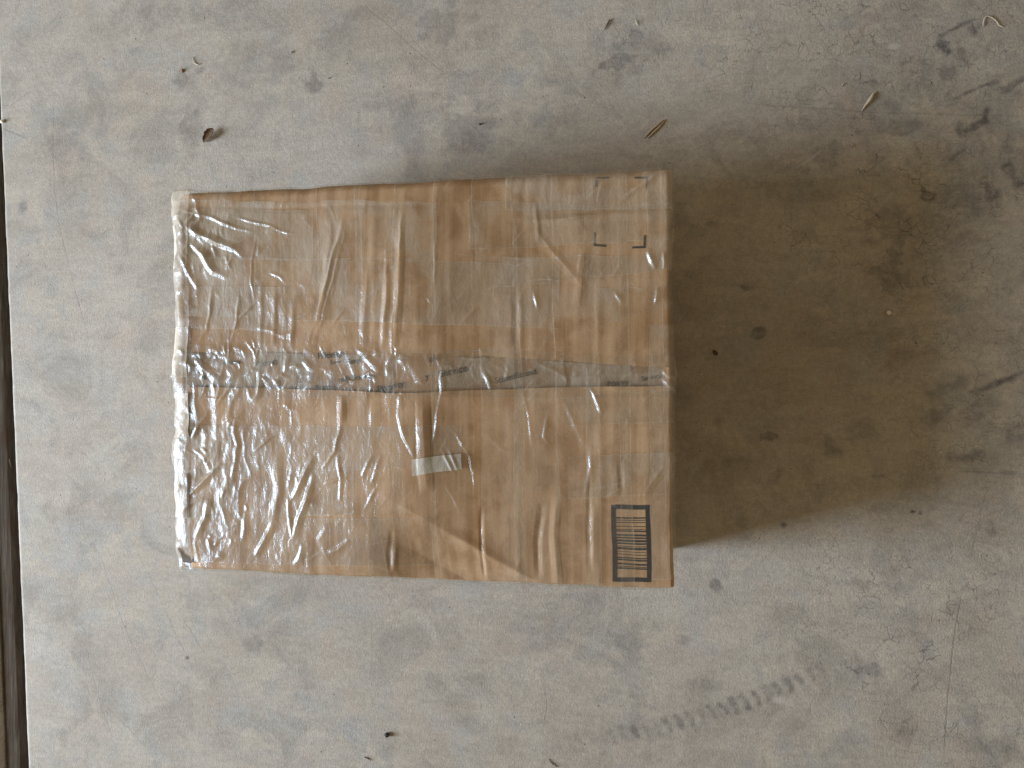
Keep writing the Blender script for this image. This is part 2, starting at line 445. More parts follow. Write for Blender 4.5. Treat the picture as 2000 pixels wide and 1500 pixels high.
# cardboard relief (metres above BOX_H)
CR = []   # cardboard creases: pts, height m, half width m
def seg_field(X, Y, pts, w, h, prof=1.0, taper=3.0, skew=0.0):
    out = np.zeros_like(X)
    P = [T2W(*p) for p in pts]
    L = [0]
    for k in range(len(P)-1): L.append(L[-1]+math.hypot(P[k+1][0]-P[k][0], P[k+1][1]-P[k][1]))
    best = np.full(X.shape, 9.0); al = np.zeros_like(X); sg = np.zeros_like(X)
    for k in range(len(P)-1):
        (x0, y0), (x1, y1) = P[k], P[k+1]; dx, dy = x1-x0, y1-y0; l2 = dx*dx+dy*dy+1e-12
        tt = np.clip(((X-x0)*dx+(Y-y0)*dy)/l2, 0, 1)
        ex = X-x0-tt*dx; ey = Y-y0-tt*dy
        d = np.hypot(ex, ey); m = d < best
        best = np.where(m, d, best); al = np.where(m, (L[k]+tt*math.sqrt(l2))/L[-1], al)
        sg = np.where(m, np.sign(ex), sg)
    wl = w*(1+skew*sg)
    return h*np.clip(1-best/wl, 0, 1)**prof*np.clip(np.minimum(al, 1-al)*taper, 0, 1)**.7

# raster over the box top
RR = .0008
rx0, ry0 = c00[0]-.12, c00[1]-.12
rx1, ry1 = c11[0]+.12, c11[1]+.12
gx = np.arange(rx0, rx1, RR); gy = np.arange(ry0, ry1, RR)
GX, GY = np.meshgrid(gx, gy, indexing='ij')
def w2p(x, y, z=BOX_H):
    dz = z - H_CAM
    xc = x*ct - dz*st
    dep = -x*st - dz*ct
    return 1000 + FPX*xc/dep, 750 - FPX*y/dep
QX, QY = w2p(GX, GY)
def smax(a, b, k): return k*np.logaddexp(a/k, b/k)
base = np.interp(QX, [330, 420, 560, 760, 812, 850, 960, 1100, 1320], [0, .0010, .0046, .0132, .0150, .0132, .0060, .0028, .0])  # lid bulge, shaped so the right half falls darker
base = base*np.interp(QY, [330, 400, 560, 740, 900, 1040, 1150], [.2, .75, 1, .85, 1, .9, .4])
# smooth the piecewise profile
def blur(a, n):
    k = np.ones(n)/n
    a = np.apply_along_axis(lambda m: np.convolve(np.pad(m, n//2, 'edge'), k, 'same')[n//2:-(n//2)], 0, a)
    return a
base = blur(blur(base, 21), 15)
# diagonal fold towards the lower edge, shaped to give the lid's shade edge
nx_, ny_ = -95.0, 160.0
nl = math.hypot(nx_, ny_); q = ((QX-905)*nx_ + (QY-1050)*ny_)/nl
amp = np.interp(QX, [500, 760, 850, 1030], [.0, .06, .10, .10])
base = base - np.clip(q, 0, 70)/1700*amp*2.3*sst(700, 820, QX) + .0012*np.exp(-(q/10)**2)*sst(860, 930, QX)*(1-sst(1010, 1040, QX))
card = np.zeros_like(GX)
rs = np.random.RandomState(11)
warpx = QX + (fbm(GX, GY, 9, 300, 2)-.5)*10
xk = 372
while xk < 1295:
    wpx = rs.uniform(7, 15); am = rs.uniform(.00012, .0006)
    mod = sst(.35, .62, vn(GX, GY, 5, 9, 310+int(xk) % 37))
    card += am*np.exp(-((warpx-xk)/wpx)**2)*(.25+.75*mod)
    xk += rs.uniform(16, 34)
card += (fbm(GX, GY, 18, 330, 3)-.5)*.0009
for pts, w, h, pr, tp in [
    ([(832,768),(834,830),(838,900),(843,960)], .0085, .0024, .6, 3), ([(945,985),(944,1060),(946,1130)], .0030, -.0010, 1, 6), ([(953,1010),(953,1130)], .005, .0004, 1, 4),
    ([(1088,965),(1085,1040),(1090,1140)], .006, .0011, .9, 4), ([(1062,980),(1052,1060),(1053,1130)], .005, -.0014, 1, 4), ([(1150,900),(1152,1000),(1154,1120)], .0035, -.0008, 1, 4),
    ([(1162,980),(1160,1110)], .006, .0009, 1, 4), ([(1213,900),(1215,970)], .004, -.0010, 1, 3), ([(545,880),(548,960),(536,1040)], .007, .0012, 1, 3),
    ([(772,1030),(765,1080),(766,1115)], .0035, -.0009, 1, 4), ([(778,1060),(772,1118)], .004, .0012, 1, 3), ([(725,520),(722,600),(718,680)], .006, .0010, 1, 3),
    ([(790,415),(790,520),(778,684)], .006, .0017, .9, 3), ([(764,520),(756,684)], .005, .0012, 1, 3), ([(514,540),(512,684)], .004, .0008, 1, 3), ([(540,560),(538,680)], .004, .0007, 1, 3),
    ([(575,590),(573,684)], .005, .0009, 1, 3), ([(655,420),(640,560),(620,684)], .005, .0008, 1, 3), ([(676,771),(677,830)], .006, .0016, .8, 3), ([(1048,395),(1052,480)], .004, .0009, 1, 3),
    ([(1010,560),(1010,690)], .005, -.0008, 1, 3), ([(1145,480),(1135,600)], .007, .0009, 1, 3), ([(1043,451),(1075,489),(1146,565)], .006, .0006, 1, 3),
    ([(1310,412),(1150,428),(1008,438)], .007, .0012, 1, 3), ([(365,404),(600,408),(900,402)], .006, -.0007, 1, 3)]:
    card += seg_field(GX, GY, pts, w, h, pr, tp)
# dents near crushed corners
def dent(px, py, r, d):
    x, y = T2W(px, py); return -d*np.exp(-(((GX-x)**2+(GY-y)**2)/(r*r)))
card += dent(350, 1100, .016, .014) + dent(345, 385, .014, .008) + dent(1040, 470, .03, .002) + dent(1120, 880, .03, .0018)
RELIEF = base + card

# film relief: traced folds + crumple
WR = [
 ([(357,413),(420,428),(471,449),(500,455)],4,1.6),([(460,424),(532,444),(580,460)],3,1.2),
 ([(361,441),(388,457),(420,473),(460,489),(481,505)],8,3.0),([(372,471),(401,500),(420,535),(449,545)],8,2.8),
 ([(355,497),(372,535),(393,567)],6,2.2),([(343,564),(356,593),(348,647)],6,2.2),([(501,465),(496,527),(497,591)],3,1.4),
 ([(417,479),(424,508)],4,1.5),([(679,425),(657,492),(636,583),(607,676)],7,3.0),([(681,441),(644,593),(620,673)],5,1.8),
 ([(791,412),(790,500),(777,684)],4,2.0),([(764,465),(764,567),(751,684)],4,1.8),([(783,560),(775,640),(774,700)],3,2.2),
 ([(527,532),(551,540),(564,553)],4,1.3),([(471,580),(463,641),(452,684)],4,1.8),([(415,561),(405,644),(383,684)],4,1.8),
 ([(684,604),(639,657)],3,1.3),([(440,500),(452,530)],4,1.2),([(453,505),(443,530)],4,1.2),([(520,570),(480,615),(440,650)],4,1.2),
 ([(385,699),(411,725),(434,748)],9,3.0),([(453,663),(450,706)],4,2.0),([(455,745),(437,774),(418,810)],4,2.4),
 ([(434,748),(430,770),(425,790)],5,2.0),([(512,722),(509,768),(496,784)],8,3.0),([(509,732),(535,752)],7,2.4),([(541,738),(556,762)],5,2.2),
 ([(466,791),(463,843),(470,869),(460,944)],5,2.4),([(413,800),(391,830),(375,856)],5,2.4),([(378,876),(398,889),(418,918)],5,2.0),
 ([(437,902),(408,934),(375,964)],6,2.6),([(411,974),(405,1013),(382,1055)],7,2.8),([(676,771),(677,827),(663,879),(636,915)],4,2.4),
 ([(669,885),(676,931),(674,977)],4,2.2),([(620,889),(594,931),(574,974)],7,3.0),([(618,921),(604,970),(587,1019),(578,1052)],7,3.2),
 ([(568,967),(573,1010),(578,1049)],4,2.2),([(542,1019),(525,1045),(503,1085)],7,2.8),([(692,1049),(669,1068),(640,1081)],6,2.2),
 ([(790,768),(787,807),(800,856),(820,892)],5,3.2),([(738,882),(718,928)],4,2.0),([(756,882),(738,938)],4,1.6),([(754,938),(721,990)],4,1.6),
 ([(734,784),(734,830)],5,2.0),([(718,696),(735,712),(751,729)],7,2.6),([(600,702),(612,716),(625,724)],5,1.8),([(597,1062),(590,1090),(578,1104)],7,2.0),
 ([(869,715),(868,764),(859,819),(852,861)],4,3.2),([(894,840),(926,892),(935,937),(942,1003)],4,3.6),([(942,851),(932,892)],4,2.6),
 ([(949,729),(955,740),(963,764)],5,3.0),([(1153,757),(1167,788),(1180,812)],4,2.6),([(945,840),(994,882)],5,1.4),([(1105,785),(1126,833),(1147,871)],7,1.6),
 ([(1160,868),(1150,923),(1147,972)],7,1.6),([(1303,910),(1275,937),(1254,975)],7,1.5),([(1308,408),(1151,425),(1070,434),(1008,434)],8,1.8),
 ([(1043,451),(1073,489),(1102,513),(1146,565)],5,.8),([(859,478),(903,448)],6,1.5),([(1046,567),(1056,605)],5,2.0),([(1262,489),(1278,527)],6,2.6),
 ([(1297,495),(1297,527)],3,2.4),([(1283,559),(1278,597)],4,3.0),([(1197,573),(1216,597)],5,2.0),([(1224,478),(1300,451)],5,1.5),([(935,502),(989,462)],5,1.3),
 ([(1021,680),(1070,676),(1119,664)],5,1.6),([(1060,694),(1122,674)],3,1.6),([(1308,324),(1259,354),(1205,397)],5,1.6),([(858,462),(856,560)],2.5,1.2),([(1140,475),(1135,535)],6,1.4),
 ([(882,872),(905,925)],3,1.5),([(868,872),(897,928)],3,1.5),([(878,940),(890,970),(905,1003)],4,1.6),([(655,492),(655,500)],4,1.0),
 ([(352,700),(352,760)],6,2.0),([(345,860),(350,1000)],7,2.0),([(341,1010),(352,1060)],6,2.0),([(343,430),(358,415)],4,1.8),([(350,420),(365,450),(350,470)],4,1.5),
 ([(485,1000),(478,1060)],8,1.8),([(410,1050),(420,1075)],6,2.0),([(428,1085),(445,1092)],7,1.8),([(390,1100),(382,1055)],4,2.0),([(500,880),(540,850)],3,1.4),([(480,800),(450,830)],3,1.4),
 ([(560,790),(575,800)],4,1.2),([(786,700),(800,712)],5,2.0),([(763,712),(775,690)],5,2.0),([(905,700),(960,705)],4,1.2),([(1040,700),(1100,735),(1110,750)],6,1.4),([(1100,738),(1300,722)],7,1.2),
 ([(1290,720),(1315,745)],4,1.6),([(1290,735),(1318,770)],4,1.6),([(1075,800),(1065,850),(1080,870)],5,1.5),([(1020,765),(1035,810),(1040,880)],4,1.3),([(1255,780),(1275,770)],3,1.2),
 ([(935,600),(900,640)],4,1.0),([(700,985),(640,1005)],4,1.1),([(640,940),(690,930)],3,1.2),([(600,640),(560,655),(500,640)],5,1.2)]
Wf = np.zeros_like(GX)
def wr_add(pts, wpx, hmm, skew):
    P = np.array([T2W(*p) for p in pts]); w = wpx/1750.*1.35; h = hmm/1000.
    m = w*1.8+.003
    a = max(0, int((P[:,0].min()-m-rx0)/RR)); b = int((P[:,0].max()+m-rx0)/RR)
    c = max(0, int((P[:,1].min()-m-ry0)/RR)); d = int((P[:,1].max()+m-ry0)/RR)
    X = GX[a:b, c:d]; Y = GY[a:b, c:d]
    if X.size == 0: return
    jx = (fbm(X, Y, 45, 500, 2)-.5)*.004; jy = (fbm(X, Y, 45, 520, 2)-.5)*.004
    f = seg_field(X+jx, Y+jy, pts, w, h, 1.25, 2.6, skew)
    f *= .8+.4*fbm(X, Y, 60, 540, 2)
    Wf[a:b, c:d] = np.maximum(Wf[a:b, c:d], f)
for pts, w, h in WR:
    wr_add(pts, w, h*1.0, .25)
rr = random.Random(5)
for k in range(95):   # minor folds, denser to the left and by the seam
    x = 335 + 960*rr.random()**1.7; y = rr.choice([rr.uniform(380, 1110), rr.uniform(680, 780)])
    if 800 < x and rr.random() < .3: continue
    an = rr.gauss(math.radians(72), .45); L = rr.uniform(8, 48)
    b = rr.uniform(-.5, .5)
    p = [(x, y), (x+L*.5*math.cos(an), y-L*.5*math.sin(an)), (x+L*.5*math.cos(an)+L*.5*math.cos(an+b), y-L*.5*math.sin(an)-L*.5*math.sin(an+b))]
    wr_add(p, rr.uniform(2.5, 6), rr.uniform(.35, 1.5)*(1.25 if x < 600 else .7), rr.uniform(-.3, .5))
for k in range(46):
    x = rr.uniform(345, 1300); y = rr.uniform(692, 758); an = rr.gauss(math.radians(rr.choice([60, 125, 170])), .4); L = rr.uniform(14, 40)
    wr_add([(x, y), (x+L*.5*math.cos(an), y-L*.5*math.sin(an)), (x+L*math.cos(an+.5), y-L*math.sin(an+.5))], rr.uniform(3, 7), rr.uniform(.8, 2.2)*(1 if x < 850 else .55), .2)
def ridged(x, y, s, sy, seed):
    n = vn(x, y, s, sy, seed)*.62 + vn(x, y, s*2.1, sy*2.1, seed+1)*.38
    return 1-np.abs(n-.5)*2.6
wx = GX + (fbm(GX, GY, 20, 600, 3)-.5)*.03; wy = GY + (fbm(GX, GY, 20, 610, 3)-.5)*.03
crum = np.clip(ridged(wx, wy, 42, 22, 620), 0, 1)**1.6*.0012 + np.clip(ridged(wx, wy, 110, 60, 630), 0, 1)**2*.00025
inten = np.interp(QX, [320, 350, 480, 700, 950, 1290, 1320], [4.0, 1.9, .72, .42, .25, .25, 1.6])
seam = np.exp(-((QY-725)/38)**2)
inten = inten*(.45+.9*sst(.35, .65, fbm(GX, GY, 14, 640, 3))) + seam*.9
Wf += crum*inten
# bridging of the film over the seam gap: it sags a little below the flaps
HZ = fbm(wx, wy, 24, 700, 4)
HZ = sst(.40, .62, HZ)
# thin pale stretch lines and scuffs in the film
SC = np.zeros_like(GX)
rq_ = random.Random(21)
for k in range(330):
    x = rq_.uniform(345, 1300); y = rq_.uniform(350, 1130)
    an = rq_.choice([rq_.gauss(math.radians(78), .25), rq_.gauss(math.radians(25), .5)]); L = rq_.uniform(12, 85); b = rq_.uniform(-.7, .7)
    p = [(x, y)]
    for q_ in range(5):
        p.append((p[-1][0]+L/5*math.cos(an+b*q_/5), p[-1][1]-L/5*math.sin(an+b*q_/5)))
    P = np.array([T2W(*c_) for c_ in p]); w = rq_.choice([.0008, .001, .0018])
    a = max(0, int((P[:,0].min()-.004-rx0)/RR)); b_ = int((P[:,0].max()+.004-rx0)/RR)
    c = max(0, int((P[:,1].min()-.004-ry0)/RR)); d = int((P[:,1].max()+.004-ry0)/RR)
    X = GX[a:b_, c:d]; Y = GY[a:b_, c:d]
    if X.size == 0: continue
    SC[a:b_, c:d] = np.maximum(SC[a:b_, c:d], seg_field(X, Y, p, w, rq_.uniform(.05, .26)*(1 if w < .0015 else .5), 1.0, 3))
def samp(F, x, y):
    fx = np.clip((x-rx0)/RR, 0, F.shape[0]-1.001); fy = np.clip((y-ry0)/RR, 0, F.shape[1]-1.001)
    i = fx.astype(int); j = fy.astype(int); a = fx-i; b = fy-j
    return (F[i, j]*(1-a)+F[i+1, j]*a)*(1-b)+(F[i, j+1]*(1-a)+F[i+1, j+1]*a)*b

def surf(x, y, off=0.0, relief=True, zb=BOX_H):
    """param point on the lid plane (may run past an edge) -> 3-D point, offset along the normal"""
    X = x + (fbm(x, y, 16, 1101, 3)-.5)*.0045; Y = y + (fbm(x, y, 16, 1111, 3)-.5)*.0045; drop = np.zeros_like(x); cosm = np.ones_like(x)
    fade = np.ones_like(x)
    for k, (a, n, r) in EN.items():
        d = (x-a[0])*n[0] + (y-a[1])*n[1]
        ang = np.clip((r-d)/r, 0, math.pi/2)
        over = np.clip(-d-(math.pi/2-1)*r, 0, None)
        dn = np.where(d < r, r-r*np.sin(ang), d)
        drop += r*(1-np.cos(ang)) + over
        X += n[0]*(dn-d-off*np.sin(ang)); Y += n[1]*(dn-d-off*np.sin(ang))
        cosm *= np.cos(ang); fade *= np.cos(ang)
    z = zb - drop + off*cosm
    if relief: z = z + samp(RELIEF, x, y)*fade
    return X, Y, np.maximum(z, .0008)

# ------------------------------------------------------------------ box materials
def card_mat(name='cardboard', dark=1.0):
    t = NT(name)
    g = t.n('ShaderNodeNewGeometry').outputs['Position']
    fib = t.noise(t.mapv(g, (.25, 1, 1)), 900, 4, .7)
    fl = t.noise(t.mapv(g, (1, .05, 1)), 95, 4, .6, .1)
    mot = t.noise(g, 30, 5, .6, .3)
    c = t.mixc(t.ramp(mot, .38, .62), (.335*dark, .200*dark, .100*dark), (.455*dark, .300*dark, .178*dark))
    c = t.mixc(t.ramp(fl, .42, .66, 0, .48), c, (.57*dark, .41*dark, .265*dark))
    c = t.mixc(t.ramp(fl, .24, .42, .35, 0), c, (.30*dark, .155*dark, .062*dark))
    c = t.mixc(1.0, c, t.mixc(fib, (.86, .86, .86), (1.14, 1.13, 1.12)), 'MULTIPLY')
    v = t.n('ShaderNodeTexVoronoi', feature='F1'); v.inputs['Scale'].default_value = 90; t.l(g, v.inputs['Vector'])
    sp = t.n('ShaderNodeSeparateColor'); t.l(v.outputs['Color'], sp.inputs[0])
    pit = t.math('MULTIPLY', t.ramp(v.outputs['Distance'], .03, .08, 1, 0), t.ramp(sp.outputs[0], .93, .95))
    c = t.mixc(t.math('MULTIPLY', pit, .7), c, (.10, .06, .03))
    h = t.math('ADD', fib, t.math('MULTIPLY', fl, 1.0))
    t.pbr(c, .72, t.bump(h, .0006, .5), .25)
    return t.m
M_card = card_mat()
M_card_in = card_mat('cardboard_inner', .72)

def film_mat(name='clear_tape', tint=(.985, .975, .955), hzc=(.68, .61, .52), gloss=1.5, rough=.13):
    t = NT(name)
    g = t.n('ShaderNodeNewGeometry').outputs['Position']
    b1 = t.noise(t.mapv(g, (1, .5, 1)), 120, 4, .6, .6)
    b2 = t.noise(t.mapv(g, (1.2, .4, 1), (0, 0, .3)), 420, 3, .6, .4)
    h = t.math('ADD', t.math('MULTIPLY', b1, 1.0), t.math('MULTIPLY', b2, .12))
    nrm = t.bump(h, .0014, .7)
    tr = t.n('ShaderNodeBsdfTransparent'); tr.inputs[0].default_value = (*tint, 1)
    gl = t.n('ShaderNodeBsdfGlossy'); gl.inputs['Roughness'].default_value = rough; gl.inputs['Color'].default_value = (.66, .83, 1, 1); t.l(nrm, gl.inputs['Normal'])  # blue of the glints is put into the gloss colour
    gl2 = t.n('ShaderNodeBsdfGlossy'); gl2.inputs['Roughness'].default_value = .36; gl2.inputs['Color'].default_value = (.66, .83, 1, 1); t.l(nrm, gl2.inputs['Normal'])
    mg = t.n('ShaderNodeMixShader'); mg.inputs[0].default_value = .62
    t.l(gl.outputs[0], mg.inputs[1]); t.l(gl2.outputs[0], mg.inputs[2])
    df = t.n('ShaderNodeBsdfDiffuse'); df.inputs[0].default_value = (*hzc, 1); t.l(nrm, df.inputs['Normal'])
    fr = t.n('ShaderNodeFresnel'); fr.inputs['IOR'].default_value = 1.45; t.l(nrm, fr.inputs['Normal'])
    # front/back independent: use absolute facing through a plain layer weight when seen from below
    ff = t.math('ADD', t.math('MULTIPLY', t.math('MINIMUM', fr.outputs[0], .12), gloss*.15), .026*gloss, True)
    m1 = t.n('ShaderNodeMixShader')
    t.l(t.math('MULTIPLY', t.attr('haze'), 1.0, True), m1.inputs[0]); t.l(tr.outputs[0], m1.inputs[1]); t.l(df.outputs[0], m1.inputs[2])
    m2 = t.n('ShaderNodeMixShader')
    t.l(ff, m2.inputs[0]); t.l(m1.outputs[0], m2.inputs[1]); t.l(mg.outputs[0], m2.inputs[2])
    t.l(m2.outputs[0], t.out.inputs[0])
    return t.m
M_film = film_mat()
M_print_tape = film_mat('printed_tape_film', (.95, .91, .86), (.50, .435, .365), 1.2, .2)

# ------------------------------------------------------------------ build the box
box = bpy.data.objects.new('cardboard_box', None)
box.empty_display_size = .1
box.location = (float(CEN[0]), float(CEN[1]), 0)
COL.objects.link(box)
box['label'] = 'tan cardboard shipping box wrapped in many overlapping strips of wrinkled clear tape'
box['category'] = 'box'
BL = np.array([CEN[0], CEN[1], 0.0])
def bobj(name, V, F, mat, attrs=None, smooth=True, parent=None):
    o = mesh_obj(name, np.asarray(V)-BL, F, mat, parent or box, attrs, smooth)
    return o

def xline(pts):
    a = np.array(pts, float); return lambda px: np.interp(px, a[:, 0], a[:, 1])
gapU = xline([(330,686),(600,686),(800,689),(860,692),(940,696),(1070,702),(1180,709),(1290,715),(1330,716)])
gapL = xline([(330,754),(460,755),(640,761),(780,767),(850,767),(905,764),(1000,760),(1075,756),(1145,754),(1330,752)])

# body: minor flaps under the lid and the four walls, one folded shell
def axis_vals(lo, hi, step, ext, n):
    return np.concatenate([np.linspace(lo-ext, lo-.006, n), np.arange(lo-.004, hi+.004, step), np.linspace(hi+.006, hi+ext, n)])
ux = axis_vals(c00[0], max(c10[0], c11[0]), .002, .235, 14); uy = axis_vals(c00[1], c11[1], .002, .235, 14)
# quad-following param
UX, UY = np.meshgrid(ux, uy, indexing='ij')
X, Y, Z = surf(UX, UY, 0, True, BOX_H-.0005)
inside = np.ones_like(UX)
for k in 'RTB':
    a, n, r = EN[k]; d = (UX-a[0])*n[0]+(UY-a[1])*n[1]
    inside = inside*sst(.002, .008, d)
aL, nL, rL = EN['L']; dL = (UX-aL[0])*nL[0]+(UY-aL[1])*nL[1]
inside = inside*sst(.012, .02, dL)
Z = Z - .0042*inside
bobj('carton_body', np.stack([X, Y, Z], -1).reshape(-1, 3), grid_faces(*X.shape), M_card)

# two major flaps
def flap(gf, top):
    na = 640
    pxs = np.linspace(364, 1307, na)
    # ragged ends
    gxp, gyp = T2W(pxs, gf(pxs) + (fbm(pxs*.01, pxs*0, 9, 801+top, 3)-.5)*1.6)
    k = 'T' if top else 'B'
    a, n, r = EN[k]
    nb = 260
    bs = np.concatenate([np.linspace(0, 1, nb), [1+.01/.2, 1.35]])
    d0 = (gxp-a[0])*n[0]+(gyp-a[1])*n[1]
    PX_ = gxp[:, None] - n[0]*d0[:, None]*np.minimum(bs, 1)[None, :] - n[0]*np.clip(bs-1, 0, None)[None, :]*.05
    PY_ = gyp[:, None] - n[1]*d0[:, None]*np.minimum(bs, 1)[None, :] - n[1]*np.clip(bs-1, 0, None)[None, :]*.05
    rag = (fbm(PX_*0, PY_, 60, 810, 3)-.5)*.0015
    PX_[:2] += rag[:2]; PX_[-2:] += rag[-2:]
    X, Y, Z = surf(PX_, PY_, .0006)
    lift = .0012*np.exp(-((bs*d0.mean())/.02)**2)
    Z = Z + lift[None, :]
    V = np.stack([X, Y, Z], -1)
    nx, ny = X.shape
    F = [grid_faces(nx, ny, not (not top))] if False else [grid_faces(nx, ny)]
    # skirt (thickness) around gap edge and both ends
    loop = [(i, 0) for i in range(nx)] + [(nx-1, j) for j in range(1, ny)]
    loopL = [(0, j) for j in range(ny)]
    VV = [V.reshape(-1, 3)]; cnt = nx*ny
    for lp in (loop, loopL):
        idx = np.array([i*ny+j for i, j in lp])
        low = VV[0][idx].copy(); low[:, 2] -= .0037
        VV.append(low)
        m = len(idx); b = np.arange(m)+cnt; cnt += m
        F.append(np.stack([idx[:-1], idx[1:], b[1:], b[:-1]], 1))
    o = bobj('top_flap', np.concatenate(VV), np.concatenate(F), M_card, smooth=True)
    md = o.modifiers.new('edge', 'EDGE_SPLIT'); md.split_angle = math.radians(50)
    return o
f1 = flap(gapU, 1); f2 = flap(gapL, 0)

# printed tape lying in the seam, on the minor flaps
def patch(name, pts4, off, mat, step=.0012, haze=None, hz_line=.0, parent=None, film=0.0, zoff=0.0, relief=True):
    (a, b, c, d) = [np.array(T2W(*p)) for p in pts4]   # tl tr br bl
    n1 = max(2, int(np.linalg.norm(b-a)/step)); n2 = max(2, int(np.linalg.norm(d-a)/step))
    U, V_ = np.meshgrid(np.linspace(0, 1, n1), np.linspace(0, 1, n2), indexing='ij')
    px = (1-U)*(1-V_)*a[0]+U*(1-V_)*b[0]+U*V_*c[0]+(1-U)*V_*d[0]
    py = (1-U)*(1-V_)*a[1]+U*(1-V_)*b[1]+U*V_*c[1]+(1-U)*V_*d[1]
    o_ = off + film*samp(Wf, px, py)
    X, Y, Z = surf(px, py, o_)
    Z = Z+zoff
    at = None
    if haze is not None: at = dict(haze=haze(px, py, U, V_))
    return bobj(name, np.stack([X, Y, Z], -1).reshape(-1, 3), grid_faces(n1, n2, True), mat, at, parent=parent)
pt = patch('printed_tape', [(342,682),(1316,712),(1316,757),(342,760)], .0005, M_print_tape, .0012,
           haze=lambda x, y, u, v: .08+.50*sst(.42, .6, fbm(x, y, 34, 901, 4)), film=.25, zoff=-.0038)
M_ink = simple('printed_ink', (.022, .024, .027), .55, .5, 260, .4)
M_ink2 = simple('tape_print', (.022, .022, .024), .6, .3, 400, .3)
def text_mesh(s, px, py, hpx, rot, parent):
    cu = bpy.data.curves.new('t', 'FONT'); cu.body = s; cu.size = 1; cu.align_x = 'CENTER'; cu.align_y = 'CENTER'
    cu.offset = .012
    to = bpy.data.objects.new('t', cu); COL.objects.link(to)
    dg = bpy.context.evaluated_depsgraph_get(); dg.update()
    me = bpy.data.meshes.new_from_object(to.evaluated_get(dg))
    co = np.array([v.co[:] for v in me.vertices]); fs = [tuple(p.vertices) for p in me.polygons]
    bpy.data.objects.remove(to)
    cx, cy = T2W(px, py); sc = hpx/1750./.72
    c, s_ = math.cos(math.radians(rot)), math.sin(math.radians(rot))
    x = cx+(co[:, 0]*c-co[:, 1]*s_)*sc; y = cy+(co[:, 0]*s_+co[:, 1]*c)*sc
    X, Y, Z = surf(x, y, .0009+.25*samp(Wf, x, y)); Z = Z-.0036
    V = np.stack([X, Y, Z], -1)-BL
    o = pyobj('lettering', [tuple(v) for v in V], fs, M_ink2, parent)
    bpy.data.meshes.remove(me)
    return o
for s, x, y, h, r in [('Priority', 522, 707, 12, 6), ('Priority', 648, 693, 12, 4), ('Serv', 695, 706, 10, 8), ('Servi', 660, 707, 8, 5), ('m® Service', 700, 737, 11, 8), ('Priority', 768, 754, 13, 12),
                      ('Priority', 640, 756, 10, 2), ('of', 849, 702, 12, 8), ('Service', 888, 727, 14, 14), ('Scientific and', 1008, 735, 11, 13), ('y', 838, 736, 12, 12),
                      ('Priority', 1205, 746, 9, 6), ('Service', 1272, 735, 9, 8), ('Mail', 400, 735, 10, 4), ('Service', 400, 752, 9, 2), ('Priority', 450, 705, 9, 5)]:
    text_mesh(s, x, y, h, r, pt)

# printed barcode block and corner marks on the lid
def rect_px(corners, off): return patch('bar', corners, off, M_ink)
Bq = [(1194,985),(1269,986),(1271,1136),(1197,1134)]   # outer block, tl tr br bl
def bl(u, v):
    a, b, c, d = [np.array(p, float) for p in Bq]
    return tuple((1-u)*(1-v)*a+u*(1-v)*b+u*v*c+(1-u)*v*d)
def merged(name, quads, off=.0009, parent=None, mat=None):
    Vs = []; Fs = []; n = 0
    for q in quads:
        P = [np.array(T2W(*p)) for p in q]
        n1 = max(2, int(np.linalg.norm(P[1]-P[0])/.002)+1); n2 = max(2, int(np.linalg.norm(P[3]-P[0])/.002)+1)
        U, V_ = np.meshgrid(np.linspace(0, 1, n1), np.linspace(0, 1, n2), indexing='ij')
        x = (1-U)*(1-V_)*P[0][0]+U*(1-V_)*P[1][0]+U*V_*P[2][0]+(1-U)*V_*P[3][0]
        y = (1-U)*(1-V_)*P[0][1]+U*(1-V_)*P[1][1]+U*V_*P[2][1]+(1-U)*V_*P[3][1]
        X, Y, Z = surf(x, y, off)
        Vs.append(np.stack([X, Y, Z], -1).reshape(-1, 3)); Fs.append(grid_faces(n1, n2, True)+n); n += n1*n2
    return bobj(name, np.concatenate(Vs), np.concatenate(Fs), mat or M_ink, parent=parent, smooth=True)
def bq(u0, v0, u1, v1): return [bl(u0, v0), bl(u1, v0), bl(u1, v1), bl(u0, v1)]
frame = [bq(0, 0, 1, .058), bq(0, .942, 1, 1), bq(0, .0585, .112, .9415), bq(.888, .0585, 1, .9415)]
bars = []
# bar tops measured on the print: (y, thickness) in the 1500-high close-up of rows 280..1230
for y0, th in [(430,20),(462,10),(490,11),(540,9),(578,8),(594,18),(640,24),(674,20),(706,28),(742,22),(782,9),(800,30),(850,7),(884,9),(924,16),(948,22),(998,24),(1036,10),(1054,20)]:
    v0 = (y0-280)/950.; v1 = (y0+th*.85-280)/950.
    bars.append(bq(.118, v0, .882, v1))
merged('barcode', frame+bars)
def mark(*quads): merged('corner_mark', quads)
def rq(x0, y0, x1, y1, dx=0): return [(x0, y0), (x1, y0), (x1+dx, y1), (x0+dx, y1)]
mark(rq(1163,344,1188,347.5), rq(1163,350,1167.5,364))
mark(rq(1238,344,1264,347.5), rq(1260.5,348,1263.5,366))
mark(rq(1160,457,1164,480), rq(1160,480.3,1185,484.5))
mark(rq(1235,484,1261,488), rq(1257,462,1261,483.7))

